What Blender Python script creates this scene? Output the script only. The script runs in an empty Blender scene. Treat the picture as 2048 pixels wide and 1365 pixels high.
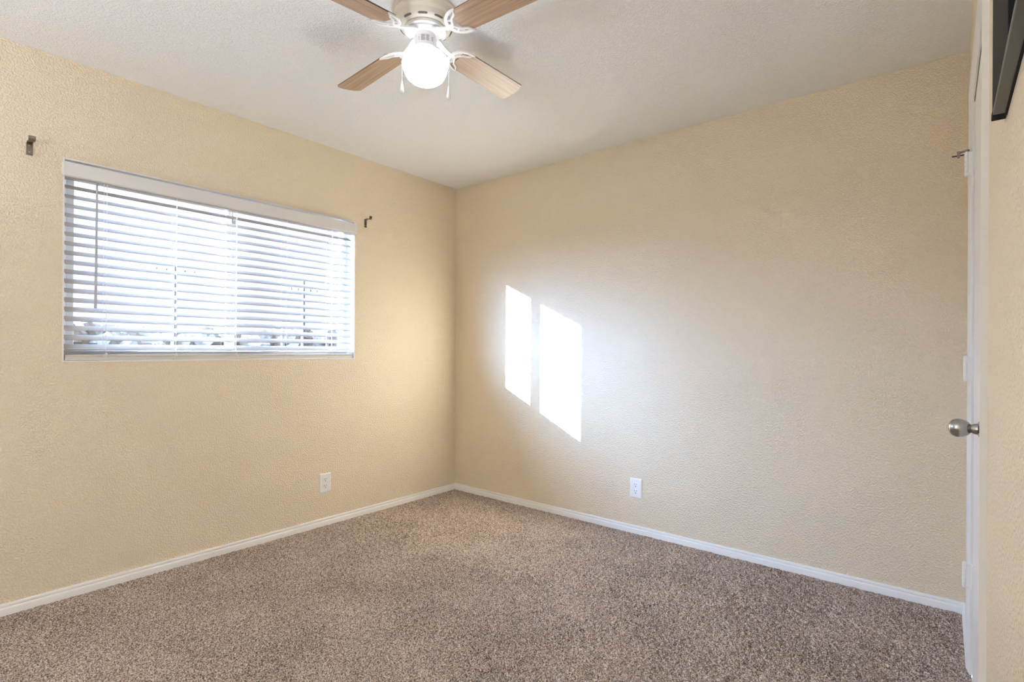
import bpy, bmesh, math, random
import numpy as np
from mathutils import Vector, Matrix

random.seed(4)
SC = bpy.context.scene
COL = SC.collection
R = math.radians

# ------------------------------------------------------------------ camera
H = 2.32                      # ceiling height; the far corner of the room is the origin
YD = -2.998                   # wall with the door
XB = -4.70                    # wall behind the camera
F_PX, YAW, PITCH, ROLL, SY = 1050.01, R(39.4405), R(-0.0108), R(0.3079), 17.49
f = Vector((math.cos(YAW) * math.cos(PITCH), math.sin(YAW) * math.cos(PITCH), math.sin(PITCH)))
r0 = Vector((math.sin(YAW), -math.cos(YAW), 0))
u0 = r0.cross(f)
rr = math.cos(ROLL) * r0 + math.sin(ROLL) * u0
uu = -math.sin(ROLL) * r0 + math.cos(ROLL) * u0
cam = bpy.data.cameras.new('camera')
cam.sensor_width = 36.0
cam.lens = F_PX / 2048 * 36.0
cam.shift_y = SY / 2048
cam.clip_start = 0.01
cam_o = bpy.data.objects.new('camera', cam)
COL.objects.link(cam_o)
m = Matrix.Identity(4)
for i in range(3):
    m[i][0], m[i][1], m[i][2] = rr[i], uu[i], -f[i]
m[0][3], m[1][3], m[2][3] = -2.86597, -2.92279, 1.07861
cam_o.matrix_world = m
SC.camera = cam_o

# ------------------------------------------------------------------ light and exposure
SUN_DIR = Vector((1.0, -0.55, -0.272))
SUN_STRENGTH = 82.0
SKY_STRENGTH = 0.58
GLOW_STRENGTH = 43.0             # bright hazy sky around the low sun
GLOW_COLOR = (0.54, 0.865, 1.50)
SKY_COLOR = (0.98, 0.97, 0.97)
LAMP_STRENGTH = 2.6
FILL_STRENGTH = 5.2  # emission of the fill light added behind the camera
LAMP_COLOR = (0.89, 0.985, 1.15)
vs = SC.view_settings
vs.view_transform = 'Standard'
vs.look = 'None'
vs.gamma = 1.0
vs.use_curve_mapping = False
vs.exposure = 0.88

w = bpy.data.worlds.new('world')
SC.world = w
w.use_nodes = True
bg = w.node_tree.nodes['Background']
bg.inputs['Color'].default_value = (*SKY_COLOR, 1)
bg.inputs['Strength'].default_value = SKY_STRENGTH
wt = w.node_tree
wtc = wt.nodes.new('ShaderNodeTexCoord')
wdot = wt.nodes.new('ShaderNodeVectorMath'); wdot.operation = 'DOT_PRODUCT'
wdot.inputs[1].default_value = (-SUN_DIR).normalized()
wm = wt.nodes.new('ShaderNodeMath'); wm.operation = 'MULTIPLY_ADD'      # (dot - 1) / w
wm.inputs[1].default_value = 1 / 0.19
wm.inputs[2].default_value = -1 / 0.19
we = wt.nodes.new('ShaderNodeMath'); we.operation = 'EXPONENT'
ws = wt.nodes.new('ShaderNodeMath'); ws.operation = 'MULTIPLY'
ws.inputs[1].default_value = GLOW_STRENGTH
bg2 = wt.nodes.new('ShaderNodeBackground')
bg2.inputs['Color'].default_value = (*GLOW_COLOR, 1)
wadd = wt.nodes.new('ShaderNodeAddShader')
wt.links.new(wtc.outputs['Generated'], wdot.inputs[0])
wt.links.new(wdot.outputs['Value'], wm.inputs[0])
wt.links.new(wm.outputs[0], we.inputs[0])
wt.links.new(we.outputs[0], ws.inputs[0])
wt.links.new(ws.outputs[0], bg2.inputs['Strength'])
wt.links.new(bg.outputs[0], wadd.inputs[0])
wt.links.new(bg2.outputs[0], wadd.inputs[1])
wt.links.new(wadd.outputs[0], wt.nodes['World Output'].inputs['Surface'])

sl = bpy.data.lights.new('sun', 'SUN')
sl.energy = SUN_STRENGTH
sl.angle = R(0.32)
sl.color = (0.93, 0.98, 1.12)
so = bpy.data.objects.new('sun', sl)
so.rotation_euler = SUN_DIR.to_track_quat('-Z', 'Y').to_euler()
so.location = (-6, 4, 4)
COL.objects.link(so)

pl = bpy.data.lights.new('window_portal', 'AREA')      # sampling portal in the window opening, emits nothing
pl.shape = 'RECTANGLE'
pl.size, pl.size_y = 1.44, 0.86
pl.cycles.is_portal = True
po = bpy.data.objects.new('window_portal', pl)
po.location = (-1.628, 0.15, 1.46)
po.rotation_euler = (R(-90), 0, 0)
COL.objects.link(po)

cy = SC.cycles
cy.use_denoising = True
cy.max_bounces = 14
cy.diffuse_bounces = 8
cy.glossy_bounces = 5
cy.transparent_max_bounces = 16
cy.sample_clamp_indirect = 8.0
cy.caustics_reflective = False
cy.caustics_refractive = False

# ------------------------------------------------------------------ helpers
def mat(name, color, rough=0.5, metal=0.0, spec=0.5, **kw):
    M = bpy.data.materials.new(name)
    M.use_nodes = True
    b = M.node_tree.nodes['Principled BSDF']
    b.inputs['Base Color'].default_value = (*color, 1)
    b.inputs['Roughness'].default_value = rough
    b.inputs['Metallic'].default_value = metal
    b.inputs['Specular IOR Level'].default_value = spec
    for k, v in kw.items():
        b.inputs[k].default_value = v
    return M


def node(M, typ, **kw):
    n = M.node_tree.nodes.new(typ)
    for k, v in kw.items():
        if k in n.inputs:
            n.inputs[k].default_value = v
        else:
            setattr(n, k, v)
    return n


def link(M, a, b):
    M.node_tree.links.new(a, b)


def bsdf(M):
    return M.node_tree.nodes['Principled BSDF']


def add_box(bm, x0, x1, y0, y1, z0, z1, bev=0.0, segs=2):
    vs_ = [bm.verts.new(c) for c in ((x0, y0, z0), (x1, y0, z0), (x1, y1, z0), (x0, y1, z0),
                                     (x0, y0, z1), (x1, y0, z1), (x1, y1, z1), (x0, y1, z1))]
    fs = [bm.faces.new([vs_[i] for i in q]) for q in ((3, 2, 1, 0), (4, 5, 6, 7), (0, 1, 5, 4), (1, 2, 6, 5), (2, 3, 7, 6), (3, 0, 4, 7))]
    if bev > 0:
        es = list({e for fc in fs for e in fc.edges})
        bmesh.ops.bevel(bm, geom=es, offset=bev, segments=segs, profile=0.6, affect='EDGES')
    return vs_


def add_prism(bm, prof, axis, a, b):
    """closed 2-D profile swept straight along an axis; prof holds the other two coordinates in order"""
    def P(u, v, t):
        c = [0, 0, 0]
        o = [i for i in range(3) if i != axis]
        c[axis], c[o[0]], c[o[1]] = t, u, v
        return c
    A = [bm.verts.new(P(u, v, a)) for u, v in prof]
    B = [bm.verts.new(P(u, v, b)) for u, v in prof]
    n = len(prof)
    for i in range(n):
        bm.faces.new((A[i], A[(i + 1) % n], B[(i + 1) % n], B[i]))
    bm.faces.new(A[::-1])
    bm.faces.new(B)


def add_lathe(bm, prof, c=(0, 0, 0), n=48, axis='Z'):
    """profile of (radius, height) turned about an axis through c"""
    rings = []
    for r_, h in prof:
        if r_ < 1e-6:
            rings.append([bm.verts.new(_ax((0, 0, h), c, axis))])
        else:
            rings.append([bm.verts.new(_ax((r_ * math.cos(2 * math.pi * i / n), r_ * math.sin(2 * math.pi * i / n), h), c, axis)) for i in range(n)])
    for a, b in zip(rings, rings[1:]):
        for i in range(n):
            j = (i + 1) % n
            if len(a) == 1 and len(b) == 1:
                break
            if len(a) == 1:
                bm.faces.new((a[0], b[i], b[j]))
            elif len(b) == 1:
                bm.faces.new((a[i], a[j], b[0]))
            else:
                bm.faces.new((a[i], a[j], b[j], b[i]))
    if len(rings[0]) > 1:
        bm.faces.new(rings[0][::-1])
    if len(rings[-1]) > 1:
        bm.faces.new(rings[-1])


def _ax(p, c, axis):
    x, y, z = p
    if axis == 'Y':
        x, y, z = x, z, y
    elif axis == 'X':
        x, y, z = z, x, y
    return (x + c[0], y + c[1], z + c[2])


def add_tube(bm, pts, rad, n=10):
    pts = [Vector(p_) for p_ in pts]
    rings = []
    up = Vector((0, 0, 1))
    for i, p_ in enumerate(pts):
        t = (pts[min(i + 1, len(pts) - 1)] - pts[max(i - 1, 0)]).normalized()
        a = t.cross(up if abs(t.dot(up)) < 0.95 else Vector((1, 0, 0))).normalized()
        b = t.cross(a)
        q = rad[i] if isinstance(rad, (list, tuple)) else rad
        rings.append([bm.verts.new(p_ + q * (math.cos(2 * math.pi * k / n) * a + math.sin(2 * math.pi * k / n) * b)) for k in range(n)])
    for A, B in zip(rings, rings[1:]):
        for k in range(n):
            bm.faces.new((A[k], A[(k + 1) % n], B[(k + 1) % n], B[k]))
    bm.faces.new(rings[0][::-1])
    bm.faces.new(rings[-1])


def obj(name, bm, material, parent=None, smooth=None, xf=None):
    bmesh.ops.recalc_face_normals(bm, faces=bm.faces[:])
    if xf is not None:
        bm.transform(xf)
    me = bpy.data.meshes.new(name)
    bm.to_mesh(me)
    bm.free()
    if smooth is not None:
        me.polygons.foreach_set('use_smooth', [True] * len(me.polygons))
        me.set_sharp_from_angle(angle=R(smooth))
    for mm in (material if isinstance(material, (list, tuple)) else [material]):
        me.materials.append(mm)
    o = bpy.data.objects.new(name, me)
    COL.objects.link(o)
    if parent is not None:
        o.parent = parent
        o.matrix_parent_inverse = Matrix.Identity(4)
        L_ = Vector((0, 0, 0))
        q = parent
        while q is not None:
            L_ += q.location
            q = q.parent
        me.transform(Matrix.Translation(-L_))
    return o


def tag(o, label=None, cat=None, group=None, kind=None):
    if label: o['label'] = label
    if cat: o['category'] = cat
    if group: o['group'] = group
    if kind: o['kind'] = kind
    return o


def thing(name, label, cat, loc=(0, 0, 0), group=None, kind=None):
    o = bpy.data.objects.new(name, None)
    o.empty_display_size = 0.05
    o.location = loc
    COL.objects.link(o)
    return tag(o, label, cat, group, kind)


def copy_tree(o, parent=None):
    c = o.copy()
    COL.objects.link(c)
    c.parent = parent
    for ch in list(o.children):
        copy_tree(ch, c)
    return c


BM = bmesh.new

# ------------------------------------------------------------------ materials
def paint(name, color, rough, spec, scale, dist, coat=0.0):
    M = mat(name, color, rough, 0, spec)
    tc = node(M, 'ShaderNodeTexCoord')
    n1 = node(M, 'ShaderNodeTexNoise', Scale=scale, Detail=2.0, Roughness=0.5)
    n2 = node(M, 'ShaderNodeTexNoise', Scale=scale * 0.42, Detail=1.0, Roughness=0.4)
    rp = node(M, 'ShaderNodeMapRange')
    rp.inputs['From Min'].default_value = 0.40
    rp.inputs['From Max'].default_value = 0.62
    rp.interpolation_type = 'SMOOTHSTEP'
    ad = node(M, 'ShaderNodeMath', operation='MULTIPLY_ADD')
    ad.inputs[1].default_value = 0.6
    bp = node(M, 'ShaderNodeBump', Strength=1.0, Distance=dist)
    link(M, tc.outputs['Object'], n1.inputs['Vector'])
    link(M, tc.outputs['Object'], n2.inputs['Vector'])
    link(M, n1.outputs['Fac'], rp.inputs['Value'])
    link(M, n2.outputs['Fac'], ad.inputs[0])
    link(M, rp.outputs['Result'], ad.inputs[2])
    link(M, ad.outputs[0], bp.inputs['Height'])
    link(M, bp.outputs['Normal'], bsdf(M).inputs['Normal'])
    if coat:                                            # semi-gloss sheen of the wall paint
        bsdf(M).inputs['Coat Weight'].default_value = coat
        bsdf(M).inputs['Coat Roughness'].default_value = 0.50
        link(M, bp.outputs['Normal'], bsdf(M).inputs['Coat Normal'])
    return M


M_WALL = paint('tan_wall_paint', (0.77, 0.662, 0.492), 0.47, 1.0, 135.0, 0.0019, 0.35)
M_CEIL = paint('ceiling_paint', (0.875, 0.90, 0.925), 0.75, 0.25, 130.0, 0.0014)
M_TRIM = mat('white_trim_paint', (0.80, 0.79, 0.77), 0.38)
M_DOOR = mat('white_door_paint', (0.80, 0.79, 0.775), 0.40)
M_VINYL = mat('white_vinyl', (0.82, 0.83, 0.84), 0.40)
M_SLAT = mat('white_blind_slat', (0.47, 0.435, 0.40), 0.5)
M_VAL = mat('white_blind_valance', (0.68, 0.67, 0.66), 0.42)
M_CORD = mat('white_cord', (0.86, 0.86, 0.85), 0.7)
M_WAND = mat('grey_clear_plastic_wand', (0.42, 0.42, 0.45), 0.25)
M_CLEAR = mat('clear_plastic', (0.85, 0.87, 0.88), 0.15)
M_RAIL = mat('ivory_bottom_rail', (0.62, 0.59, 0.53), 0.45)
M_FANW = mat('white_fan_enamel', (0.84, 0.835, 0.82), 0.28)
M_FANC = mat('cream_fan_housing', (0.74, 0.70, 0.62), 0.35)
M_SLOT = mat('dark_slot', (0.16, 0.14, 0.12), 0.8)
M_CHAIN = mat('steel_bead_chain', (0.72, 0.72, 0.70), 0.3, 0.9)
M_PEND = mat('white_pendant', (0.86, 0.85, 0.84), 0.25)
M_STICK = mat('silver_label', (0.70, 0.70, 0.70), 0.45)
M_INK = mat('grey_print', (0.32, 0.32, 0.33), 0.6)
M_PLATE = mat('white_outlet_plastic', (0.84, 0.83, 0.81), 0.30)
M_HOLE = mat('outlet_hole', (0.03, 0.028, 0.025), 0.8)
M_STEEL = mat('brushed_nickel', (0.40, 0.395, 0.385), 0.26, 1.0)
M_BRONZE = mat('bronze_bracket', (0.085, 0.06, 0.045), 0.32, 0.75)
M_BRZL = mat('antique_nickel_bracket', (0.28, 0.23, 0.19), 0.30, 0.9)
M_BLACK = mat('black_metal', (0.008, 0.008, 0.009), 0.65, 0.0, 0.15)
M_GREYM = mat('dark_grey_metal', (0.10, 0.10, 0.10), 0.40, 0.3)
M_POLE = mat('weathered_pole', (0.17, 0.155, 0.135), 0.9)
M_POST = mat('white_post', (0.4, 0.39, 0.38), 0.8)

# oak blade
M_WOOD = mat('oak_blade', (0.4, 0.28, 0.18), 0.33)
tc = node(M_WOOD, 'ShaderNodeTexCoord')
at = node(M_WOOD, 'ShaderNodeAttribute', attribute_name='grain')
mp = node(M_WOOD, 'ShaderNodeMapping')
mp.inputs['Scale'].default_value = (3.0, 130.0, 1.0)
nz = node(M_WOOD, 'ShaderNodeTexNoise', Scale=1.0, Detail=4.0, Roughness=0.65)
cr = node(M_WOOD, 'ShaderNodeValToRGB')
cr.color_ramp.elements[0].position = 0.30
cr.color_ramp.elements[0].color = (0.27, 0.175, 0.115, 1)
cr.color_ramp.elements[1].position = 0.72
cr.color_ramp.elements[1].color = (0.50, 0.365, 0.255, 1)
link(M_WOOD, at.outputs['Vector'], mp.inputs['Vector'])
link(M_WOOD, mp.outputs['Vector'], nz.inputs['Vector'])
link(M_WOOD, nz.outputs['Fac'], cr.inputs['Fac'])
link(M_WOOD, cr.outputs['Color'], bsdf(M_WOOD).inputs['Base Color'])
M_EDGE = mat('dark_blade_edge', (0.17, 0.10, 0.06), 0.5)

# carpet
M_CARP = mat('brown_carpet', (0.3, 0.2, 0.15), 0.95, 0, 0.1)
tc = node(M_CARP, 'ShaderNodeTexCoord')
na = node(M_CARP, 'ShaderNodeTexNoise', Scale=210.0, Detail=2.0, Roughness=0.6)
nb = node(M_CARP, 'ShaderNodeTexNoise', Scale=3.2, Detail=3.0, Roughness=0.55)
mx = node(M_CARP, 'ShaderNodeMath', operation='MULTIPLY_ADD')
mx.inputs[1].default_value = 0.13
cr = node(M_CARP, 'ShaderNodeValToRGB')
e = cr.color_ramp.elements
e[0].position, e[0].color = 0.42, (0.085, 0.060, 0.046, 1)
e[1].position, e[1].color = 0.70, (0.62, 0.515, 0.44, 1)
k = e.new(0.555)
k.color = (0.30, 0.236, 0.195, 1)
link(M_CARP, tc.outputs['Object'], na.inputs['Vector'])
link(M_CARP, tc.outputs['Object'], nb.inputs['Vector'])
link(M_CARP, nb.outputs['Fac'], mx.inputs[0])
link(M_CARP, na.outputs['Fac'], mx.inputs[2])
link(M_CARP, mx.outputs[0], cr.inputs['Fac'])
link(M_CARP, cr.outputs['Color'], bsdf(M_CARP).inputs['Base Color'])

# lit globe
M_GLOBE = mat('lit_opal_glass', (0.9, 0.88, 0.84), 0.2)
bsdf(M_GLOBE).inputs['Emission Color'].default_value = (*LAMP_COLOR, 1)
bsdf(M_GLOBE).inputs['Emission Strength'].default_value = LAMP_STRENGTH

# window glass: see-through with a faint reflection
M_GLASS = bpy.data.materials.new('window_glass')
M_GLASS.use_nodes = True
nt = M_GLASS.node_tree
nt.nodes.clear()
out = nt.nodes.new('ShaderNodeOutputMaterial')
mixn = nt.nodes.new('ShaderNodeMixShader')
tr = nt.nodes.new('ShaderNodeBsdfTransparent')
tr.inputs['Color'].default_value = (0.95, 0.96, 0.96, 1)
gl = nt.nodes.new('ShaderNodeBsdfGlossy')
gl.inputs['Roughness'].default_value = 0.02
mixn.inputs[0].default_value = 0.06
nt.links.new(tr.outputs[0], mixn.inputs[1])
nt.links.new(gl.outputs[0], mixn.inputs[2])
nt.links.new(mixn.outputs[0], out.inputs[0])

# outdoors
M_FIELD = mat('dry_field', (0.075, 0.07, 0.062), 0.95, 0, 0.0)
M_BRUSH = mat('winter_brush', (0.05, 0.05, 0.05), 0.95, 0, 0.0)
tc = node(M_BRUSH, 'ShaderNodeTexCoord')
nz = node(M_BRUSH, 'ShaderNodeTexNoise', Scale=1.6, Detail=5.0, Roughness=0.7)
cr = node(M_BRUSH, 'ShaderNodeValToRGB')
cr.color_ramp.elements[0].position = 0.38
cr.color_ramp.elements[0].color = (0.24, 0.215, 0.185, 1)
cr.color_ramp.elements[1].position = 0.66
cr.color_ramp.elements[1].color = (0.40, 0.36, 0.31, 1)
link(M_BRUSH, tc.outputs['Object'], nz.inputs['Vector'])
link(M_BRUSH, nz.outputs['Fac'], cr.inputs['Fac'])
link(M_BRUSH, cr.outputs['Color'], bsdf(M_BRUSH).inputs['Base Color'])

# ------------------------------------------------------------------ room shell
OX0, OX1, OZ0, OZ1 = -2.347, -0.909, 1.020, 1.890      # clear window opening
LN = 0.006                                             # white liner inside it
WT = 0.16
bm = BM()
add_box(bm, XB - 0.1, OX0 - LN, 0, WT, -0.05, H + 0.05)
add_box(bm, OX1 + LN, 0.12, 0, WT, -0.05, H + 0.05)
add_box(bm, OX0 - LN, OX1 + LN, 0, WT, -0.05, OZ0 - LN)
add_box(bm, OX0 - LN, OX1 + LN, 0, WT, OZ1 + LN, H + 0.05)
tag(obj('wall_left', bm, M_WALL), 'tan textured wall with the window and blinds', 'wall', kind='structure')

bm = BM()
add_box(bm, 0, 0.12, YD - 0.12, 0, -0.05, H + 0.05)
tag(obj('wall_right', bm, M_WALL), 'tan textured wall with the sunlit patches', 'wall', kind='structure')

# door wall: opening for the door
DX0, DX1, DZ = -1.240, -0.535, 1.930                   # door slab
bm = BM()
add_box(bm, DX1 + 0.006, 0, YD - 0.11, YD, -0.05, H + 0.05)
add_box(bm, XB, DX0 - 0.006, YD - 0.11, YD, -0.05, H + 0.05)
add_box(bm, DX0 - 0.006, DX1 + 0.006, YD - 0.11, YD, DZ + 0.006, H + 0.05)
tag(obj('wall_front', bm, M_WALL), 'tan wall with the white door, right edge of the photo', 'wall', kind='structure')

bm = BM()
add_box(bm, XB - 0.1, XB, YD - 0.11, 0, -0.05, H + 0.05)
tag(obj('wall_back', bm, M_WALL), 'plain tan wall opposite the sunlit wall', 'wall', kind='structure')

bm = BM()
add_box(bm, XB - 0.1, 0.12, YD - 0.12, WT, H, H + 0.12)
tag(obj('ceiling', bm, M_CEIL), 'off-white textured ceiling with the ceiling fan', 'ceiling', kind='structure')

# carpet: a fine pile surface
def carpet():
    st = 0.0042
    x = np.arange(XB, 0.0001, st)
    y = np.arange(YD, 0.0001, st)
    rng = np.random.default_rng(7)
    nx, ny = len(x), len(y)
    def sm(a, k):
        for _ in range(k):
            a = (a + np.roll(a, 1, 0) + np.roll(a, -1, 0)) / 3
            a = (a + np.roll(a, 1, 1) + np.roll(a, -1, 1)) / 3
        return a / a.std()
    h = 0.0028 * sm(rng.standard_normal((nx, ny)), 1) + 0.0012 * rng.standard_normal((nx, ny)) + 0.0009 * sm(rng.standard_normal((nx, ny)), 12)
    h = np.clip(h, -0.009, 0.006) - 0.001
    X, Y = np.meshgrid(x, y, indexing='ij')
    edge = np.minimum(-X, np.minimum(-Y, Y - YD))
    h = h * (0.35 + 0.65 * np.clip((edge - 0.014) / 0.03, 0, 1)) - 0.002 * np.clip(1 - (edge - 0.014) / 0.02, 0, 1)
    jx = rng.uniform(-0.35, 0.35, (nx, ny)) * st
    jy = rng.uniform(-0.35, 0.35, (nx, ny)) * st
    jx[0], jx[-1], jy[:, 0], jy[:, -1] = 0, 0, 0, 0
    co = np.stack([X + jx, Y + jy, h], -1).reshape(-1, 3).astype(np.float32)
    i = np.arange(nx * ny).reshape(nx, ny)
    q = np.stack([i[:-1, :-1], i[1:, :-1], i[1:, 1:], i[:-1, 1:]], -1).reshape(-1, 4).astype(np.int32)
    me = bpy.data.meshes.new('floor')
    me.vertices.add(len(co))
    me.vertices.foreach_set('co', co.ravel())
    me.loops.add(q.size)
    me.loops.foreach_set('vertex_index', q.ravel())
    me.polygons.add(len(q))
    me.polygons.foreach_set('loop_start', np.arange(0, q.size, 4, dtype=np.int32))
    me.polygons.foreach_set('loop_total', np.full(len(q), 4, dtype=np.int32))
    me.update(calc_edges=True)
    me.polygons.foreach_set('use_smooth', np.ones(len(q), dtype=bool))
    me.materials.append(M_CARP)
    o = bpy.data.objects.new('floor', me)
    COL.objects.link(o)
    return o


tag(carpet(), 'speckled brown cut-pile carpet over the whole floor', 'carpet', kind='structure')

# baseboards: moulded profile, (depth from wall, height)
BB = [(0, -0.012), (0.0135, -0.012), (0.0135, 0.022), (0.0125, 0.0245), (0.0085, 0.0265), (0.0072, 0.029),
      (0.0085, 0.0325), (0.0085, 0.0385), (0.0065, 0.0418), (0.002, 0.0428), (0, 0.0428)]
bm = BM()
add_prism(bm, [(-d_, z_) for d_, z_ in BB], 0, XB, 0)
tag(obj('baseboard_left', bm, M_TRIM, smooth=35), 'white moulded baseboard under the window wall', 'baseboard', kind='structure')
bm = BM()
add_prism(bm, [(-d_, z_) for d_, z_ in BB], 1, YD, 0)
tag(obj('baseboard_right', bm, M_TRIM, smooth=35), 'white moulded baseboard under the sunlit wall', 'baseboard', kind='structure')
bm = BM()
add_prism(bm, [(YD + d_, z_) for d_, z_ in BB], 0, -0.477, 0)
tag(obj('baseboard_front', bm, M_TRIM, smooth=35), 'short white baseboard between corner and door casing', 'baseboard', kind='structure')

# door casing (thick outer edge, thin inner edge)
CAS = [(0.0, 0.0), (0.0, 0.0128), (0.006, 0.0132), (0.018, 0.0125), (0.026, 0.0095), (0.034, 0.0088), (0.048, 0.0062), (0.054, 0.0048), (0.054, 0.0)]
bm = BM()
XC0, XC1, ZC = -1.300, -0.478, 1.972
def cas_ring(k_):
    d_, t_ = CAS[k_]
    y_ = YD + t_
    return [(XC1 - d_, y_, -0.008), (XC1 - d_, y_, ZC - d_), (XC0 + d_, y_, ZC - d_), (XC0 + d_, y_, -0.008)]
rings = [[bm.verts.new(c) for c in cas_ring(k_)] for k_ in range(len(CAS))]
for a in range(len(CAS)):
    b = (a + 1) % len(CAS)
    for s in range(3):
        bm.faces.new((rings[a][s], rings[a][s + 1], rings[b][s + 1], rings[b][s]))
bm.faces.new([rg[0] for rg in rings])
bm.faces.new([rg[3] for rg in rings][::-1])
# door stop and jamb behind the slab
add_box(bm, DX0 - 0.006, DX0 - 0.002, YD - 0.11, YD - 0.0005, -0.008, DZ + 0.006)
add_box(bm, DX1 + 0.002, DX1 + 0.006, YD - 0.11, YD - 0.0005, -0.008, DZ + 0.006)
add_box(bm, DX0 - 0.002, DX1 + 0.002, YD - 0.11, YD - 0.0005, DZ + 0.002, DZ + 0.006)
tag(obj('trim_1', bm, M_TRIM, smooth=30), 'white door casing around the door on the right', 'door casing', kind='structure')

bm = BM()
add_box(bm, DX0 - 0.20, DX1 + 0.20, YD - 0.75, YD - 0.72, -0.05, H)
add_box(bm, DX0 - 0.20, DX0 - 0.17, YD - 0.72, YD - 0.11, -0.05, H)
add_box(bm, DX1 + 0.17, DX1 + 0.20, YD - 0.72, YD - 0.11, -0.05, H)
add_box(bm, DX0 - 0.17, DX1 + 0.17, YD - 0.72, YD - 0.11, H - 0.06, H)
add_box(bm, DX0 - 0.17, DX1 + 0.17, YD - 0.72, YD - 0.0, -0.05, -0.012)
tag(obj('wall_closet', bm, M_WALL), 'closet walls behind the white door', 'wall', kind='structure')

# door with knob and hinges
door = thing('door_1', 'white flush door with brushed knob and white hinges', 'door', (DX1, YD, 0), kind='structure')
bm = BM()
add_box(bm, DX0, DX1, YD - 0.037, YD - 0.002, 0.004, DZ, 0.0012, 1)
obj('door_panel', bm, M_DOOR, door)
KX, KZ = -1.178, 0.893
kn = BM()
S = YD - 0.002
add_lathe(kn, [(0.0, 0.0), (0.030, 0.0), (0.0305, 0.004), (0.028, 0.008), (0.019, 0.011), (0.0135, 0.014), (0.0118, 0.022), (0.0105, 0.0235), (0.0095, 0.027)], (KX, S, KZ), 40, 'Y')
rose = obj('knob_rose', kn, M_STEEL, door, smooth=40)
tag(rose, 'brushed nickel rose')
kn = BM()
prof = []
for i in range(25):
    t = math.pi * i / 24
    h = 0.0460 - 0.0225 * math.cos(t)
    rad = 0.0222 * math.sin(t) ** 0.85 * (1.0 + 0.10 * math.cos(t) * -1)
    prof.append((max(rad, 0.0), h))
prof[0] = (0.0, prof[0][1])
prof[-1] = (0.0, prof[-1][1])
add_lathe(kn, prof, (KX, S, KZ), 40, 'Y')
tag(obj('door_knob', kn, M_STEEL, door, smooth=60), 'brushed nickel egg-shaped knob')
for hz in (1.711, 1.0225, 0.3295):
    hb = BM()
    hx = DX1 + 0.004
    hy = YD + 0.0190
    seg = 0.080 / 5
    for q in range(5):
        z0 = hz - 0.040 + q * seg
        add_lathe(hb, [(0.0050, 0.0), (0.0060, 0.0008), (0.0060, seg - 0.0008), (0.0050, seg)], (hx, hy, z0), 16)
    add_lathe(hb, [(0.0, -0.003), (0.004, -0.002), (0.0045, 0.0), (0.0045, 0.0805), (0.005, 0.082), (0.0, 0.0845)], (hx, hy, hz - 0.040), 14)
    obj('hinge', hb, M_TRIM, door, smooth=40)
    lf = BM()
    add_box(lf, hx - 0.0035, hx - 0.0010, YD - 0.001, hy - 0.003, hz - 0.040, hz + 0.040, 0.0005, 1)
    add_box(lf, hx - 0.030, hx - 0.0035, YD - 0.002, YD + 0.0012, hz - 0.040, hz + 0.040, 0.0005, 1)
    obj('hinge_leaf', lf, M_TRIM, door)

# hinge pin stop on the top hinge
st = thing('door_stop', 'small bronze hinge pin stop on the top door hinge', 'door stop', (DX1 + 0.004, YD + 0.0190, 1.754))
hx, hy, hz = DX1 + 0.004, YD + 0.0190, 1.7545
bm = BM()
add_lathe(bm, [(0.0075, 0.0), (0.0080, 0.0012), (0.0080, 0.0040), (0.007, 0.005)], (hx, hy, hz), 20)
obj('ring', bm, M_BRZL, st, smooth=40)
bm = BM()
d1 = Vector((0.45, 0.89, 0)).normalized()
n1 = Vector((-d1.y, d1.x, 0))
base = Vector((hx, hy, hz + 0.0025))
P = [base + d1 * 0.004 + n1 * 0.006, base + d1 * 0.024 + n1 * 0.0085, base + d1 * 0.024 - n1 * 0.0085, base + d1 * 0.004 - n1 * 0.006]
lo = [bm.verts.new(p_ - Vector((0, 0, 0.002))) for p_ in P]
hi = [bm.verts.new(p_ + Vector((0, 0, 0.002))) for p_ in P]
bm.faces.new(lo[::-1]); bm.faces.new(hi)
for i in range(4):
    bm.faces.new((lo[i], lo[(i + 1) % 4], hi[(i + 1) % 4], hi[i]))
add_box(bm, base.x + d1.x * 0.024 - 0.007, base.x + d1.x * 0.024 + 0.007, base.y + d1.y * 0.024 - 0.005, base.y + d1.y * 0.024 + 0.003, hz - 0.014, hz + 0.007, 0.002, 2)
obj('arm', bm, M_BRZL, st)
bm = BM()
q0 = base + d1 * 0.020 + Vector((0, 0, -0.010))
add_tube(bm, [q0 + Vector((0.0, -0.012, 0)), q0 + Vector((0.0, 0.020, 0))], 0.0024, 12)
tag(obj('threaded_rod', bm, M_BRONZE, st, smooth=40), 'dark bronze rod')

# ------------------------------------------------------------------ window
bm = BM()
add_box(bm, OX0 - LN, OX0, 0.0, WT - 0.01, OZ0 - LN, OZ1 + LN)
add_box(bm, OX1, OX1 + LN, 0.0, WT - 0.01, OZ0 - LN, OZ1 + LN)
add_box(bm, OX0, OX1, 0.0, WT - 0.01, OZ1, OZ1 + LN)
add_box(bm, OX0, OX1, -0.002, WT - 0.01, OZ0 - LN, OZ0)
tag(obj('trim_2', bm, M_TRIM), 'white lining of the window recess', 'window trim', kind='structure')

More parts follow.
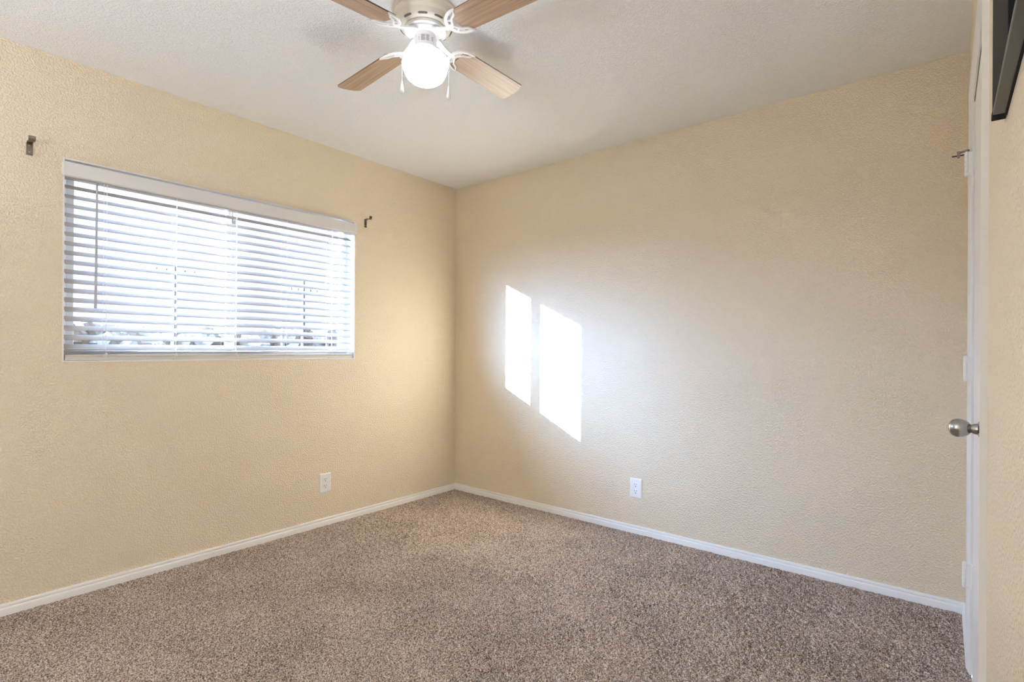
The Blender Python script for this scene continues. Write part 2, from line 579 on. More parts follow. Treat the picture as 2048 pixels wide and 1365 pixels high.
win = thing('window_1', 'white vinyl sliding window behind the blinds', 'window', (-1.628, 0.11, OZ0), kind='structure')
FY0, FY1 = 0.085, 0.150
GX = -1.602                      # middle post
bm = BM()
fw_ = 0.022
add_box(bm, OX0, OX0 + fw_, FY0, FY1, OZ0, OZ1, 0.003, 2)
add_box(bm, OX1 - fw_, OX1, FY0, FY1, OZ0, OZ1, 0.003, 2)
add_box(bm, OX0 + fw_, OX1 - fw_, FY0, FY1, OZ1 - fw_, OZ1)
add_box(bm, OX0 + fw_, OX1 - fw_, FY0, FY1, OZ0, OZ0 + 0.045)
add_box(bm, OX0 + fw_, OX1 - fw_, FY0 + 0.03, FY1, OZ0 + 0.045, OZ0 + 0.062)
add_box(bm, GX - 0.030, GX + 0.009, FY0 + 0.034, FY1, OZ0 + 0.045, OZ1 - fw_)
obj('window_frame', bm, M_VINYL, win)
bm = BM()
SX0, SX1 = OX0 + fw_ + 0.0005, GX - 0.012
SZ0, SZ1 = OZ0 + 0.046, OZ1 - fw_ - 0.001
sy0, sy1 = FY0 + 0.004, FY0 + 0.028
add_box(bm, SX0, SX0 + 0.027, sy0, sy1, SZ0, SZ1, 0.002, 1)
add_box(bm, SX1 - 0.036, SX1, sy0, sy1, SZ0, SZ1, 0.002, 1)
add_box(bm, SX0 + 0.027, SX1 - 0.036, sy0, sy1, SZ0, SZ0 + 0.026)
add_box(bm, SX0 + 0.027, SX1 - 0.036, sy0, sy1, SZ1 - 0.024, SZ1)
sash = obj('sliding_sash', bm, M_VINYL, win)
bm = BM()
add_box(bm, SX1 - 0.008, SX1 + 0.008, sy0 - 0.009, sy0, 1.745, 1.785, 0.002, 2)
obj('sash_latch', bm, M_STEEL, sash)
bm = BM()
add_box(bm, SX0 + 0.020, SX1 - 0.030, FY0 + 0.014, FY0 + 0.018, SZ0 + 0.018, SZ1 - 0.018)
obj('pane', bm, M_GLASS, sash)
bm = BM()
add_box(bm, GX + 0.004, OX1 - fw_ + 0.006, FY0 + 0.044, FY0 + 0.048, OZ0 + 0.055, OZ1 - fw_ + 0.006)
obj('pane', bm, M_GLASS, win)

# ------------------------------------------------------------------ blinds
bl = thing('window_blind', 'white slatted faux-wood blind with valance in the window', 'window blind', (-1.628, 0.0, OZ1))
# valance with mitred returns
VX0, VX1, VY = -2.357, -0.918, -0.045
VP = [(VY, 1.808), (VY - 0.003, 1.812), (VY - 0.001, 1.820), (VY, 1.824), (VY, 1.855), (VY + 0.004, 1.862), (VY + 0.004, 1.870), (VY + 0.012, 1.870), (VY + 0.012, 1.808)]
bm = BM()
add_prism(bm, VP, 0, VX0, VX1)
add_prism(bm, [(VY + 0.012, 1.810), (0.0, 1.824), (0.0, 1.874), (VY + 0.012, 1.870)], 0, VX0, VX0 + 0.008)
add_prism(bm, [(VY + 0.012, 1.810), (0.0, 1.824), (0.0, 1.874), (VY + 0.012, 1.870)], 0, VX1 - 0.008, VX1)
obj('valance', bm, M_VAL, bl, smooth=30)
bm = BM()
add_box(bm, OX0 + 0.004, OX1 - 0.004, 0.004, 0.052, 1.814, 1.866, 0.002, 1)
obj('headrail', bm, M_SLAT, bl)
NS = 18
SLW, TH = 0.0508, 0.0028
Zt, Zb = 1.779, 1.0805
SXa, SXb = OX0 + 0.005, OX1 - 0.012
YC = 0.031
def slat_profile(zc, tilt, yc=YC):
    top, bot = [], []
    for i in range(9):
        s = -0.5 + i / 8
        bow = 0.0004 * (1 - (2 * s) ** 2)
        for lst, dz in ((top, TH / 2), (bot, -TH / 2)):
            k_ = dz if 0 < i < 8 else dz * 0.55
            a, b = s * SLW, bow + k_
            lst.append((yc + a * math.cos(tilt) - b * math.sin(tilt), zc + a * math.sin(tilt) + b * math.cos(tilt)))
    return bot + top[::-1]
for i in range(NS):
    zc = Zb + (Zt - Zb) * i / (NS - 1)
    tilt = R(26.8 + 3.2 * i / (NS - 1))
    bm = BM()
    add_prism(bm, slat_profile(zc, tilt), 0, SXa + random.uniform(-0.0008, 0.0008), SXb + random.uniform(-0.0008, 0.0008))
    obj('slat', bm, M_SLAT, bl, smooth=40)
for i in range(3):                                     # spare slats resting on the bottom rail
    bm = BM()
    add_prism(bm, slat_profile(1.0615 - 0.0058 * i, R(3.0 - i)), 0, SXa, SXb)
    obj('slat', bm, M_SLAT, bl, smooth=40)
bm = BM()
add_prism(bm, [(YC - 0.026, 1.0225), (YC + 0.026, 1.0225), (YC + 0.027, 1.030), (YC + 0.026, 1.0455), (YC - 0.026, 1.0455), (YC - 0.027, 1.040), (YC - 0.0245, 1.037), (YC - 0.027, 1.034)], 0, SXa, SXb)
obj('bottom_rail', bm, M_RAIL, bl, smooth=20)
LADX = (-2.198, -1.917, -1.633, -1.353, -1.064)
for x in LADX:
    bm = BM()
    y0 = YC - 0.0285
    pts = []
    for i in range(19):
        t = i / 18
        pts.append((x, y0 + 0.004 * (1 - t) , 1.052 + (1.815 - 1.052) * t))
    add_tube(bm, pts, 0.0008, 6)
    obj('ladder_cord', bm, M_CORD, bl)
    bm = BM()
    add_tube(bm, [(x - 0.006, YC + 0.0285, 1.05), (x - 0.006, YC + 0.0275, 1.815)], 0.0008, 6)
    obj('ladder_cord', bm, M_CORD, bl)
    bm = BM()
    add_lathe(bm, [(0.0, -0.002), (0.0075, -0.001), (0.0085, 0.002), (0.005, 0.0045), (0.0, 0.005)], (x, YC, 1.0195), 14)
    obj('cord_plug', bm, M_CORD, bl, smooth=40)
    bm = BM()
    for q in range(7):
        a0 = random.uniform(-1, 1)
        add_tube(bm, [(x + 0.002 * a0, y0 - 0.0005, 1.054), (x + 0.006 * a0, y0 - 0.004, 1.046 + random.uniform(-0.004, 0.004)), (x + 0.013 * a0, y0 - 0.002, 1.040 + random.uniform(-0.008, 0.010))], 0.0009, 5)
    obj('cord_tuft', bm, M_CORD, bl)
for dx in (0.0, 0.012):
    bm = BM()
    add_tube(bm, [(-2.209 + dx, YC - 0.031, 1.815), (-2.211 + dx, YC - 0.031, 1.40), (-2.213 + dx, YC - 0.031, 1.09)], 0.0009, 6)
    obj('lift_cord', bm, M_CORD, bl)
bm = BM()
add_tube(bm, [(-2.236, -0.006, 1.806), (-2.238, -0.008, 1.53), (-2.240, -0.008, 1.253)], [0.0042, 0.0045, 0.0062], 8)
tag(obj('tilt_wand', bm, M_WAND, bl, smooth=30), 'grey plastic tilt wand')
bm = BM()
add_tube(bm, [(-2.235, 0.006, 1.818), (-2.235, -0.004, 1.815), (-2.236, -0.006, 1.806)], 0.0038, 8)
obj('wand_hook', bm, M_CLEAR, bl, smooth=40)

# ------------------------------------------------------------------ curtain rod brackets
def bracket(name, x, material, label, hw):
    b = thing(name, label, 'curtain bracket', (x, 0, 1.872), 'curtain rod brackets by the window')
    bm = BM()
    add_box(bm, x - hw, x + hw, -0.0030, 0.0, 1.872, 1.922, 0.0012, 2)
    obj('back_plate', bm, material, b)
    for z_ in (1.884, 1.912):
        bm = BM()
        add_lathe(bm, [(0, -0.0042), (0.0028, -0.0036), (0.0036, -0.0026), (0.0036, -0.002)], (x, 0, z_), 12, 'Y')
        tag(obj('screw', bm, M_STEEL, b, smooth=40), 'bright screw head')
    bm = BM()
    path = [(0.0, 1.9215), (-0.012, 1.9240), (-0.024, 1.9250), (-0.034, 1.9215), (-0.047, 1.9185), (-0.053, 1.9205), (-0.0555, 1.9260), (-0.0545, 1.9345)]
    A = []
    for i, (yy, zz) in enumerate(path):
        a_ = path[max(i - 1, 0)]
        c_ = path[min(i + 1, len(path) - 1)]
        t_ = Vector((0, c_[0] - a_[0], c_[1] - a_[1])).normalized()
        n_ = Vector((0, -t_.z, t_.y)) * 0.0017
        w_ = hw * 0.9 if i < 5 else hw * 1.05
        p_ = Vector((x, yy, zz))
        A.append([bm.verts.new(p_ + Vector((s * w_, 0, 0)) + n_ * k_) for s, k_ in ((-1, -1), (1, -1), (1, 1), (-1, 1))])
    for a_, c_ in zip(A, A[1:]):
        for k_ in range(4):
            bm.faces.new((a_[k_], a_[(k_ + 1) % 4], c_[(k_ + 1) % 4], c_[k_]))
    bm.faces.new(A[0]); bm.faces.new(A[-1][::-1])
    obj('arm', bm, material, b)
    bm = BM()
    add_box(bm, x - hw * 1.1, x + hw * 1.1, -0.0595, -0.0560, 1.9225, 1.9375, 0.001, 1)
    obj('end_lip', bm, material, b)
    return b


bracket('curtain_bracket', -2.460, M_BRZL, 'brown metal curtain rod bracket left of the window', 0.0105)
bracket('curtain_bracket', -0.827, M_BRONZE, 'dark bronze curtain rod bracket right of the window', 0.0080)

# ------------------------------------------------------------------ wall outlets
def outlet():
    o = thing('wall_outlet', 'white duplex wall outlet on the window wall', 'outlet', (0, 0, 0), 'duplex wall outlets')
    # built facing -Y around its own centre
    bm = BM()
    a, b, t = 0.0380, 0.0580, 0.0062
    outer = [(-a, -b), (a, -b), (a, b), (-a, b)]
    lay = [(0.0, 0.0), (0.0, 0.0022), (0.0022, 0.0046), (0.0055, t)]
    rg = []
    for ins, d_ in lay:
        rg.append([bm.verts.new((sx - math.copysign(ins, sx), -d_, sz - math.copysign(ins, sz))) for sx, sz in outer])
    for A, B in zip(rg, rg[1:]):
        for k_ in range(4):
            bm.faces.new((A[k_], A[(k_ + 1) % 4], B[(k_ + 1) % 4], B[k_]))
    bm.faces.new(rg[-1]); bm.faces.new(rg[0][::-1])
    obj('cover_plate', bm, M_PLATE, o)
    for zc in (0.0195, -0.0195):
        bm = BM()
        prof = []
        for k_ in range(28):
            an = 2 * math.pi * k_ / 28
            prof.append((max(-0.0165, min(0.0165, 0.0178 * math.cos(an))), zc + max(-0.0142, min(0.0142, 0.0178 * math.sin(an)))))
        add_prism(bm, prof, 1, -t - 0.0016, -t + 0.001)
        rc = obj('receptacle', bm, M_PLATE, o)
        bm = BM()
        add_box(bm, -0.0078, -0.0054, -t - 0.0021, -t - 0.001, zc + 0.0005, zc + 0.0095)
        add_box(bm, 0.0054, 0.0074, -t - 0.0021, -t - 0.001, zc + 0.0015, zc + 0.0090)
        add_lathe(bm, [(0.0028, -t - 0.0021), (0.0028, -t - 0.001)], (0, 0, zc - 0.0072), 14, 'Y')
        obj('slot', bm, M_HOLE, rc)
    bm = BM()
    add_lathe(bm, [(0, -t - 0.0016), (0.0026, -t - 0.0010), (0.0030, -t + 0.0005)], (0, 0, 0), 14, 'Y')
    obj('screw', bm, M_PLATE, o, smooth=30)
    return o


o1 = outlet()
o2 = copy_tree(o1)
o1.location = (-1.109, 0, 0.2575)
o2.location = (0, -1.5215, 0.2635)
o2.rotation_euler = (0, 0, R(-90))
o2['label'] = 'white duplex wall outlet below the sunlit patches'

# ------------------------------------------------------------------ black wall bracket above the right edge
tv = thing('wall_bracket', 'black metal wall bracket high on the door wall', 'wall bracket', (-1.72, YD, 1.45))
BXF, BF = -1.720, YD + 0.0165
bm = BM()
add_box(bm, -1.99, BXF, YD, BF, 1.4625, 1.974, 0.0006, 1)
obj('upright_plate', bm, M_BLACK, tv)
for z0, z1 in ((1.4530, 1.4610), (1.975, 1.983)):
    bm = BM()
    add_box(bm, -2.52, BXF - 0.022, YD + 0.001, BF + 0.0006, z0, z1, 0.0008, 1)
    obj('rail', bm, M_GREYM, tv)
    bm = BM()
    add_box(bm, BXF - 0.024, BXF + 0.002, YD + 0.0005, BF + 0.0012, z0 - 0.001, z1 + 0.001, 0.001, 2)
    obj('end_cap', bm, M_BLACK, tv)
bm = BM()
add_box(bm, -2.52, BXF - 0.02, YD, YD + 0.003, 1.4505, 1.470)
obj('back_strip', bm, M_BLACK, tv)
bm = BM()
add_lathe(bm, [(0, 0.0012), (0.003, 0.001), (0.004, 0.0)], (-1.90, BF, 1.58), 12, 'Y')
tag(obj('screw', bm, M_STEEL, tv, smooth=40), 'small bright screw')

# ------------------------------------------------------------------ ceiling fan
FX, FY, FZ = -1.5746, -1.4392, 2.2294
TH0, TIPR, W0, W1, PT, TX, TY, DR = -0.0063, 0.507, 0.1011, 0.117, -0.1928, 0.0263, -0.0084, -0.0516
fan = thing('ceiling_fan', 'white four-blade ceiling fan with lit opal globe', 'ceiling fan', (FX, FY, H))
C0 = (FX, FY, 0)
bm = BM()
add_lathe(bm, [(0.0, H), (0.119, H), (0.1195, 2.311), (0.1135, 2.306), (0.1125, 2.290), (0.1090, 2.2845), (0.1050, 2.2815), (0.1040, 2.278), (0.0985, 2.267), (0.0860, 2.2585), (0.0800, 2.2575), (0.0, 2.2575)], C0, 72)
hous = obj('motor_housing', bm, M_FANC, fan, smooth=28)
for q in range(10):                                    # vent slots in the lower band
    bm = BM()
    a0 = math.radians(q * 36 + 8 + 34.4)
    vs_ = []
    for i in range(9):
        a_ = a0 + math.radians(21) * (i / 8 - 0.5)
        k_ = min(1.0, math.sqrt(max(0.0, 1 - (2 * i / 8 - 1) ** 6)) + 0.35)
        for (r_, z_) in ((0.0942 + 0.0030 * k_, 2.2640 + 0.0020 * k_), (0.0942 - 0.0030 * k_, 2.2640 - 0.0020 * k_)):
            nrm = Vector((math.cos(a_) * 0.56, math.sin(a_) * 0.56, -0.83))
            p_ = Vector((FX + r_ * math.cos(a_), FY + r_ * math.sin(a_), z_))
            vs_.append((bm.verts.new(p_ + nrm * 0.0006), bm.verts.new(p_ - nrm * 0.003)))
    for i in range(8):
        a1, b1, a2, b2 = vs_[2 * i], vs_[2 * i + 1], vs_[2 * i + 2], vs_[2 * i + 3]
        bm.faces.new((a1[0], a2[0], b2[0], b1[0]))
        bm.faces.new((a1[1], a2[1], b2[1], b1[1]))
        bm.faces.new((a1[0], a2[0], a2[1], a1[1]))
        bm.faces.new((b1[0], b2[0], b2[1], b1[1]))
    bm.faces.new((vs_[0][0], vs_[1][0], vs_[1][1], vs_[0][1]))
    bm.faces.new((vs_[-2][0], vs_[-1][0], vs_[-1][1], vs_[-2][1]))
    obj('vent_slot', bm, M_SLOT, hous)
bm = BM()
add_lathe(bm, [(0.0, 2.2575), (0.0745, 2.2575), (0.0775, 2.2555), (0.0775, 2.2530), (0.0755, 2.2515), (0.0765, 2.2500), (0.0765, 2.2475), (0.0730, 2.2460), (0.0690, 2.2475), (0.0620, 2.2490), (0.0, 2.2490)], C0, 64)
obj('flywheel', bm, M_FANW, fan, smooth=30)

TILT = lambda v: v.z + TX * v.x + TY * v.y
def bpt(k_, r_, s_, h_=0.0):
    """point on blade k: r along it, s across it, h above its plane"""
    a_ = TH0 + k_ * math.pi / 2
    pt = PT * max(0.0, min(1.0, (r_ - 0.065) / 0.06))
    d_ = Vector((math.cos(a_), math.sin(a_), 0))
    n_ = Vector((-math.sin(a_) * math.cos(pt), math.cos(a_) * math.cos(pt), math.sin(pt)))
    up_ = d_.cross(n_)
    P_ = d_ * r_ + n_ * s_ + up_ * h_
    P_.z += TX * P_.x + TY * P_.y + DR * r_
    return Vector((FX, FY, FZ)) + P_


def blade_outline():
    pts = []
    r0_, r1_ = 0.166, TIPR
    def half(r_): return 0.5 * (W0 + (W1 - W0) * (r_ - 0.18) / (TIPR - 0.18))
    for i in range(13):                                # lower long edge outwards
        r_ = r0_ + 0.014 + (r1_ - 0.020 - r0_ - 0.014) * i / 12
        pts.append((r_, -half(r_)))
    hw = half(r1_)
    for i in range(1, 9):                              # tip: rounded corners, slightly bowed end
        a_ = -math.pi / 2 + math.pi / 2 * i / 8
        pts.append((r1_ - 0.020 + 0.014 * math.cos(a_), -hw + 0.014 + 0.014 * math.sin(a_)))
    for i in range(1, 8):
        s_ = -hw + 0.014 + 2 * (hw - 0.014) * i / 8
        pts.append((r1_ - 0.006 + 0.006 * (1 - (s_ / hw) ** 2), s_))
    for i in range(0, 8):
        a_ = math.pi / 2 * i / 8
        pts.append((r1_ - 0.020 + 0.014 * math.cos(a_), hw - 0.014 + 0.014 * math.sin(a_)))
    for i in range(13):
        r_ = r1_ - 0.020 - (r1_ - 0.020 - r0_ - 0.014) * i / 12
        pts.append((r_, half(r_)))
    hw = half(r0_)
    for i in range(1, 7):
        a_ = math.pi / 2 + math.pi / 2 * i / 6
        pts.append((r0_ + 0.014 + 0.014 * math.cos(a_), hw - 0.014 + 0.014 * math.sin(a_)))
    for i in range(1, 7):
        a_ = math.pi + math.pi / 2 * i / 6
        pts.append((r0_ + 0.014 + 0.014 * math.cos(a_), -hw + 0.014 + 0.014 * math.sin(a_)))
    return pts


def ribbon(bm, k_, path, widths, h0, h1):
    """flat bar following a path in blade coordinates"""
    n_ = len(path)
    V_ = []
    for i, (r_, s_) in enumerate(path):
        a_, c_ = path[max(0, i - 1)], path[min(n_ - 1, i + 1)]
        t_ = Vector((c_[0] - a_[0], c_[1] - a_[1])).normalized()
        q_ = Vector((-t_.y, t_.x)) * widths[i] / 2
        hh0 = h0(r_) if callable(h0) else h0
        hh1 = h1(r_) if callable(h1) else h1
        row = []
        for sg, e_, hh in ((1, 1, hh1), (-1, 1, hh1), (-1, 1, hh0 + 0.001), (-1, 0.55, hh0), (1, 0.55, hh0), (1, 1, hh0 + 0.001)):
            row.append(bm.verts.new(bpt(k_, r_ + sg * e_ * q_.x, s_ + sg * e_ * q_.y, hh)))
        V_.append(row)
    for A, B in zip(V_, V_[1:]):
        for j in range(6):
            bm.faces.new((A[j], A[(j + 1) % 6], B[(j + 1) % 6], B[j]))
    bm.faces.new(V_[0]); bm.faces.new(V_[-1][::-1])


def bez(p0, p1, p2, p3, n_=12):
    o_ = []
    for i in range(n_ + 1):
        t = i / n_
        o_.append(tuple((1 - t) ** 3 * p0[j] + 3 * (1 - t) ** 2 * t * p1[j] + 3 * (1 - t) * t * t * p2[j] + t ** 3 * p3[j] for j in range(2)))
    return o_


BT = 0.0050
OUT = blade_outline()
for kb in range(4):
    bm = BM()
    gl_ = bm.verts.layers.float_vector.new('grain')
    lo = [bm.verts.new(bpt(kb, r_, s_, -BT / 2)) for r_, s_ in OUT]
    hi = [bm.verts.new(bpt(kb, r_, s_, BT / 2)) for r_, s_ in OUT]
    fl = bm.faces.new(lo)
    fh = bm.faces.new(hi)
    for i, (r_, s_) in enumerate(OUT):
        lo[i][gl_] = (r_ + kb * 3.1, s_ + kb * 0.7, 0)
        hi[i][gl_] = (r_ + kb * 3.1, s_ + kb * 0.7, 0)
    n_ = len(OUT)
    for i in range(n_):
        fc = bm.faces.new((lo[i], lo[(i + 1) % n_], hi[(i + 1) % n_], hi[i]))
        fc.material_index = 1
    bo = obj('blade', bm, [M_WOOD, M_EDGE], fan)
    # blade iron: stem, two outer curled arms, two inner scrolls, a cross loop
    bm = BM()
    hb0 = lambda r_: -BT / 2 - 0.0062 + 0.016 * max(0.0, min(1.0, (0.115 - r_) / 0.05))
    hb1 = lambda r_: -BT / 2 - 0.0002 + 0.016 * max(0.0, min(1.0, (0.115 - r_) / 0.05))
    stem = [(0.050 + 0.092 * i / 8, 0.0) for i in range(9)]
    ribbon(bm, kb, stem, [0.034, 0.030, 0.025, 0.021, 0.019, 0.018, 0.017, 0.018, 0.020], hb0, hb1)
    for sg in (-1, 1):
        P_ = bez((0.128, 0.002 * sg), (0.136, 0.036 * sg), (0.158, 0.052 * sg), (0.206, 0.0545 * sg), 14)
        ribbon(bm, kb, P_, [0.012, 0.013, 0.013, 0.012, 0.0115, 0.011, 0.011, 0.0108, 0.0105, 0.0102, 0.010, 0.0095, 0.0085, 0.007, 0.004], -BT / 2 - 0.0062, -BT / 2 - 0.0002)
        P_ = bez((0.142, 0.000), (0.160, 0.012 * sg), (0.158, 0.026 * sg), (0.176, 0.031 * sg), 10) + bez((0.176, 0.031 * sg), (0.188, 0.034 * sg), (0.192, 0.045 * sg), (0.200, 0.0525 * sg), 8)[1:]
        ribbon(bm, kb, P_, [0.009] * 4 + [0.0075] * 10 + [0.007, 0.006, 0.005, 0.004, 0.003][:len(P_) - 14], -BT / 2 - 0.0062, -BT / 2 - 0.0002)
        P_ = bez((0.142, 0.030 * sg), (0.150, 0.026 * sg), (0.156, 0.022 * sg), (0.162, 0.020 * sg), 6)
        ribbon(bm, kb, P_, [0.006] * 7, -BT / 2 - 0.0060, -BT / 2 - 0.0002)
    ir = obj('blade_iron', bm, M_FANW, bo, smooth=50)
    for r_, s_ in ((0.060, 0.0095), (0.060, -0.0095), (0.150, 0.0)):
        bm = BM()
        p_ = bpt(kb, r_, s_, (hb0(r_)))
        add_lathe(bm, [(0.0, -0.0022), (0.0028, -0.0018), (0.0036, -0.0004), (0.0036, 0.0015)], p_, 12)
        obj('screw', bm, M_FANW, ir, smooth=40)

# hub spider below the flywheel, switch housing, light fitter, globe
bm = BM()
add_lathe(bm, [(0.0, 2.2490), (0.060, 2.2490), (0.060, 2.2440), (0.052, 2.2410), (0.046, 2.2385), (0.0440, 2.2360), (0.0, 2.2360)], C0, 48)
obj('hub_collar', bm, M_FANW, fan, smooth=30)
bm = BM()
add_lathe(bm, [(0.0, 2.2362), (0.0365, 2.2362), (0.0370, 2.2290), (0.0395, 2.2275), (0.0400, 2.2250), (0.0400, 2.1860), (0.0410, 2.1845), (0.0, 2.1845)], C0, 48)
sw = obj('switch_housing', bm, M_FANW, fan, smooth=30)
view_a = math.atan2(-2.92279 - FY, -2.86597 - FX)      # side that faces the room's near corner
def cyl_patch(bm, a0, a1, z0, z1, r_, n_=10):
    V_ = []
    for i in range(n_ + 1):
        a_ = a0 + (a1 - a0) * i / n_
        row = []
        for z_ in (z0, z1):
            for q_ in (r_ + 0.0003, r_ - 0.0006):
                row.append(bm.verts.new((FX + q_ * math.cos(a_), FY + q_ * math.sin(a_), z_)))
        V_.append(row)
    for A, B in zip(V_, V_[1:]):
        for j in ((0, 2), (2, 3), (3, 1), (1, 0)):
            bm.faces.new((A[j[0]], A[j[1]], B[j[1]], B[j[0]]))
    bm.faces.new([V_[0][j] for j in (0, 1, 3, 2)])
    bm.faces.new([V_[-1][j] for j in (0, 2, 3, 1)])
bm = BM()
cyl_patch(bm, view_a - 1.15, view_a + 0.95, 2.1890, 2.2240, 0.0400, 20)
lab = obj('rating_label', bm, M_STICK, sw)
bm = BM()
for row_ in range(6):
    z_ = 2.2190 - row_ * 0.0036
    for a_, b_ in ((-0.42, -0.02), (0.04, 0.36)):
        cyl_patch(bm, view_a + a_, view_a + a_ + (b_ - a_) * random.uniform(0.75, 1.0), z_ - 0.0024, z_, 0.0404, 5)
for row_ in range(4):
    z_ = 2.2150 - row_ * 0.0040
    cyl_patch(bm, view_a + 0.55, view_a + 0.72, z_ - 0.0022, z_, 0.0404, 3)
    cyl_patch(bm, view_a - 0.66, view_a - 0.58, z_ - 0.0022, z_, 0.0404, 3)
tag(obj('label_print', bm, M_INK, lab), 'small grey print')
bm = BM()
add_lathe(bm, [(0.0, 2.1846), (0.0435, 2.1846), (0.0455, 2.1830), (0.0455, 2.1700), (0.0440, 2.1685), (0.0, 2.1685)], C0, 56)
for q in range(40):
    a_ = 2 * math.pi * q / 40
    for hh, tw in ((2.1805, 0.10), (2.1740, -0.10)):
        add_tube(bm, [(FX + 0.0455 * math.cos(a_ - 0.055), FY + 0.0455 * math.sin(a_ - 0.055), hh - tw * 0.03), (FX + 0.0462 * math.cos(a_ + 0.055), FY + 0.0462 * math.sin(a_ + 0.055), hh + tw * 0.03)], 0.0013, 6)
obj('light_fitter', bm, M_FANW, fan, smooth=30)
bm = BM()
GP = [(0.0, 2.1680), (0.050, 2.1680), (0.062, 2.1660), (0.0735, 2.1600), (0.0805, 2.1500), (0.0830, 2.1380), (0.0828, 2.1240), (0.0800, 2.1080), (0.0750, 2.0940), (0.0665, 2.0800), (0.0520, 2.0685), (0.0340, 2.0600), (0.0170, 2.0538), (0.0060, 2.0508), (0.0, 2.0500)]
add_lathe(bm, GP, C0, 64)
tag(obj('globe', bm, M_GLOBE, fan, smooth=60), 'glowing white opal glass globe')
# pull chains: out of the switch housing, over the globe's shoulder, straight down
for sx, zend in ((-0.0859, 2.0237), (0.0794, 2.0024)):
    rt = Vector((math.sin(YAW), -math.cos(YAW), 0))
    sgn = -1 if sx < 0 else 1
    c = Vector((FX, FY, 0))
    top = [(0.040, 2.196), (0.056, 2.182), (0.072, 2.1665), (0.0832, 2.151), (0.0866, 2.139)]
    ex = abs(sx) + 0.002
    path = [c + rt * sgn * r_ + Vector((0, 0, z_)) for r_, z_ in top]
    path += [c + rt * sgn * 0.0866 + Vector((0, 0, 2.139 - (2.139 - zend - 0.045) * i / 4)) for i in range(1, 5)]
    bm = BM()
    add_tube(bm, path, 0.0006, 5)
    # beads
    dist = 0.0
    for a_, b_ in zip(path, path[1:]):
        L_ = (b_ - a_).length
        nb_ = max(1, int(L_ / 0.0034))
        for i in range(nb_):
            p_ = a_ + (b_ - a_) * i / nb_
            mm = bmesh.ops.create_icosphere(bm, subdivisions=1, radius=0.00125)
            bmesh.ops.translate(bm, verts=mm['verts'], vec=p_)
    ch = obj('pull_chain', bm, M_CHAIN, fan, smooth=60)
    bm = BM()
    e_ = path[-1]
    add_lathe(bm, [(0.0, 0.003), (0.0018, 0.002), (0.0030, -0.004), (0.0052, -0.018), (0.0078, -0.032), (0.0082, -0.037), (0.0070, -0.041), (0.0050, -0.0425), (0.0048, -0.044), (0.0, -0.0455)], (e_.x, e_.y, e_.z), 24)
    obj('chain_pendant', bm, M_PEND, ch, smooth=50)

# ------------------------------------------------------------------ fill light added behind the camera, built like a floor lamp
LX, LY = -4.05, -1.55
fl = thing('added_fill_light', 'unseen fill light added behind the camera, shaped like a lamp with a drum shade', 'fill light', (LX, LY, 0))
bm = BM()
add_lathe(bm, [(0.0, 0.0), (0.15, 0.0), (0.152, 0.012), (0.14, 0.022), (0.02, 0.03), (0.0, 0.03)], (LX, LY, 0), 40)
obj('base', bm, M_STEEL, fl, smooth=40)
bm = BM()
add_lathe(bm, [(0.012, 0.028), (0.012, 1.25), (0.02, 1.26), (0.02, 1.30), (0.0, 1.30)], (LX, LY, 0), 20)
obj('pole', bm, M_STEEL, fl, smooth=40)
M_FILL_TOP = mat('fill_light_top', (0.9, 0.9, 0.88), 0.6)  # stronger upward glow of the added fill, for the ceiling
bsdf(M_FILL_TOP).inputs['Emission Color'].default_value = (*LAMP_COLOR, 1)
bsdf(M_FILL_TOP).inputs['Emission Strength'].default_value = FILL_STRENGTH * 11.5
M_FILL_DRUM = mat('fill_light_drum', (0.9, 0.87, 0.82), 0.8)  # glowing drum of the added fill light
bsdf(M_FILL_DRUM).inputs['Emission Color'].default_value = (*LAMP_COLOR, 1)
bsdf(M_FILL_DRUM).inputs['Emission Strength'].default_value = FILL_STRENGTH
bm = BM()
add_lathe(bm, [(0.0, 1.14), (0.27, 1.10), (0.24, 1.48), (0.0, 1.44)], (LX, LY, 0), 48)
bm.faces.ensure_lookup_table()
obj('fill_drum', bm, M_FILL_DRUM, fl, smooth=40)
bm = BM()
add_lathe(bm, [(0.0, 1.462), (0.225, 1.462), (0.225, 1.475), (0.0, 1.475)], (LX, LY, 0), 48)
obj('fill_disc', bm, M_FILL_TOP, fl, smooth=40)

# ------------------------------------------------------------------ outdoors
bm = BM()
add_box(bm, -160, 220, 0.3, 260, -0.9, -0.6)
tag(obj('ground', bm, M_FIELD), 'pale open field outside the window', 'ground', kind='structure')

post = thing('porch_post', 'square white porch post outside, left of the window', 'post', (-2.36, 0.79, -0.6))
pc = Vector((-2.29, 0.80, 0))
pd = Vector((-SUN_DIR.y, SUN_DIR.x, 0)).normalized()
bm = BM()
add_box(bm, -0.0475, 0.0475, -0.0475, 0.0475, -0.6, 2.75, 0.004, 1)
obj('shaft', bm, M_POST, post, xf=Matrix.Translation(pc) @ Matrix.Rotation(math.atan2(SUN_DIR.y, SUN_DIR.x), 4, 'Z'))
bm = BM()
add_box(bm, -0.065, 0.065, -0.065, 0.065, -0.62, -0.50, 0.004, 1)
obj('base', bm, M_POST, post, xf=Matrix.Translation(pc) @ Matrix.Rotation(math.atan2(SUN_DIR.y, SUN_DIR.x), 4, 'Z'))

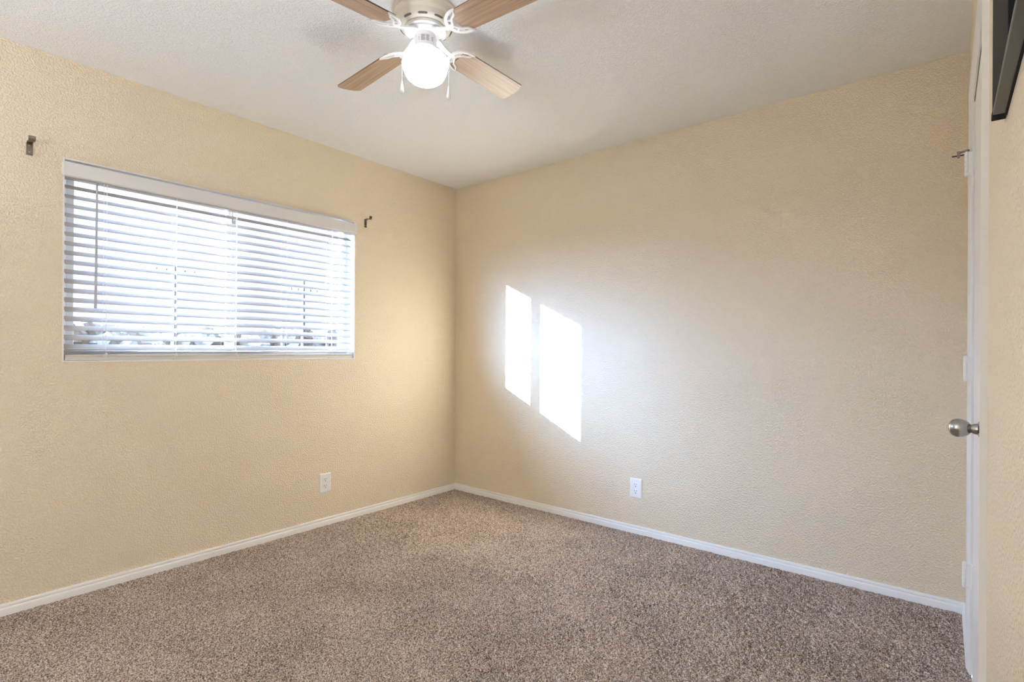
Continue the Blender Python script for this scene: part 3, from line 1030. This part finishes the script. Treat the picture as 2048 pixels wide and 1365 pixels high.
def utility_pole(x, y, top, label, arms):
    p_ = thing('utility_pole', label, 'utility pole', (x, y, -0.6), 'utility poles beyond the field')
    bm = BM()
    add_tube(bm, [(x, y, -0.65), (x, y, (top - 0.6) / 2), (x, y, top)], [0.25, 0.22, 0.17], 12)
    obj('shaft', bm, M_POLE, p_, smooth=40)
    for za, hl in arms:
        bm = BM()
        add_box(bm, x - hl, x + hl, y - 0.28, y - 0.16, za - 0.07, za + 0.07)
        ca = obj('crossarm', bm, M_POLE, p_)
        for t in (-0.92, -0.45, 0.45, 0.92):
            bm = BM()
            add_lathe(bm, [(0.02, 0.0), (0.07, 0.05), (0.10, 0.16), (0.07, 0.22), (0.11, 0.30), (0.05, 0.40), (0.0, 0.42)], (x + hl * t, y - 0.22, za + 0.07), 10)
            obj('insulator', bm, M_POLE, ca, smooth=40)
    return p_


utility_pole(29.6, 56.0, 9.2, 'distant utility pole seen through the right pane', [(7.75, 1.75)])
utility_pole(17.05, 59.0, 9.9, 'distant utility pole seen through the left pane', [(8.8, 1.9)])

# thin white stakes in the field
def stake(x, y, top, label):
    bm = BM()
    add_box(bm, x - 0.12, x + 0.12, y - 0.06, y + 0.06, -0.6, top, 0.01, 1)
    return tag(obj('marker_post', bm, M_POST), label, 'post', 'white posts in the field')
stake(19.0, 40.0, 2.55, 'slim white post in the field, near the distant pole')
stake(23.1, 40.0, 2.35, 'slim white post in the field, at the right window edge')

def brush():
    rng = random.Random(11)
    bm = BM()
    for i in range(420):
        t = rng.random()
        x = -14 + 78 * t
        y = 68 + rng.uniform(-4, 7)
        hgt = rng.uniform(3.6, 4.7) * (0.93 + 0.1 * math.sin(x * 0.21))
        n_ = 4
        for q in range(n_):
            rad = rng.uniform(0.8, 1.6)
            mm = bmesh.ops.create_icosphere(bm, subdivisions=2, radius=1.0)
            cx, cy_, cz = x + rng.uniform(-1.6, 1.6), y + rng.uniform(-1.2, 1.2), rng.uniform(0.0, max(0.5, hgt - rad * 0.8))
            for v_ in mm['verts']:
                k_ = 1 + rng.uniform(-0.22, 0.22)
                v_.co = Vector((cx + v_.co.x * rad * k_ * 1.15, cy_ + v_.co.y * rad * k_, -0.6 + max(0, cz + v_.co.z * rad * k_)))
    return obj('brush_line', bm, M_BRUSH)
tag(brush(), 'hazy grey line of brush beyond the field', 'brush', kind='stuff')
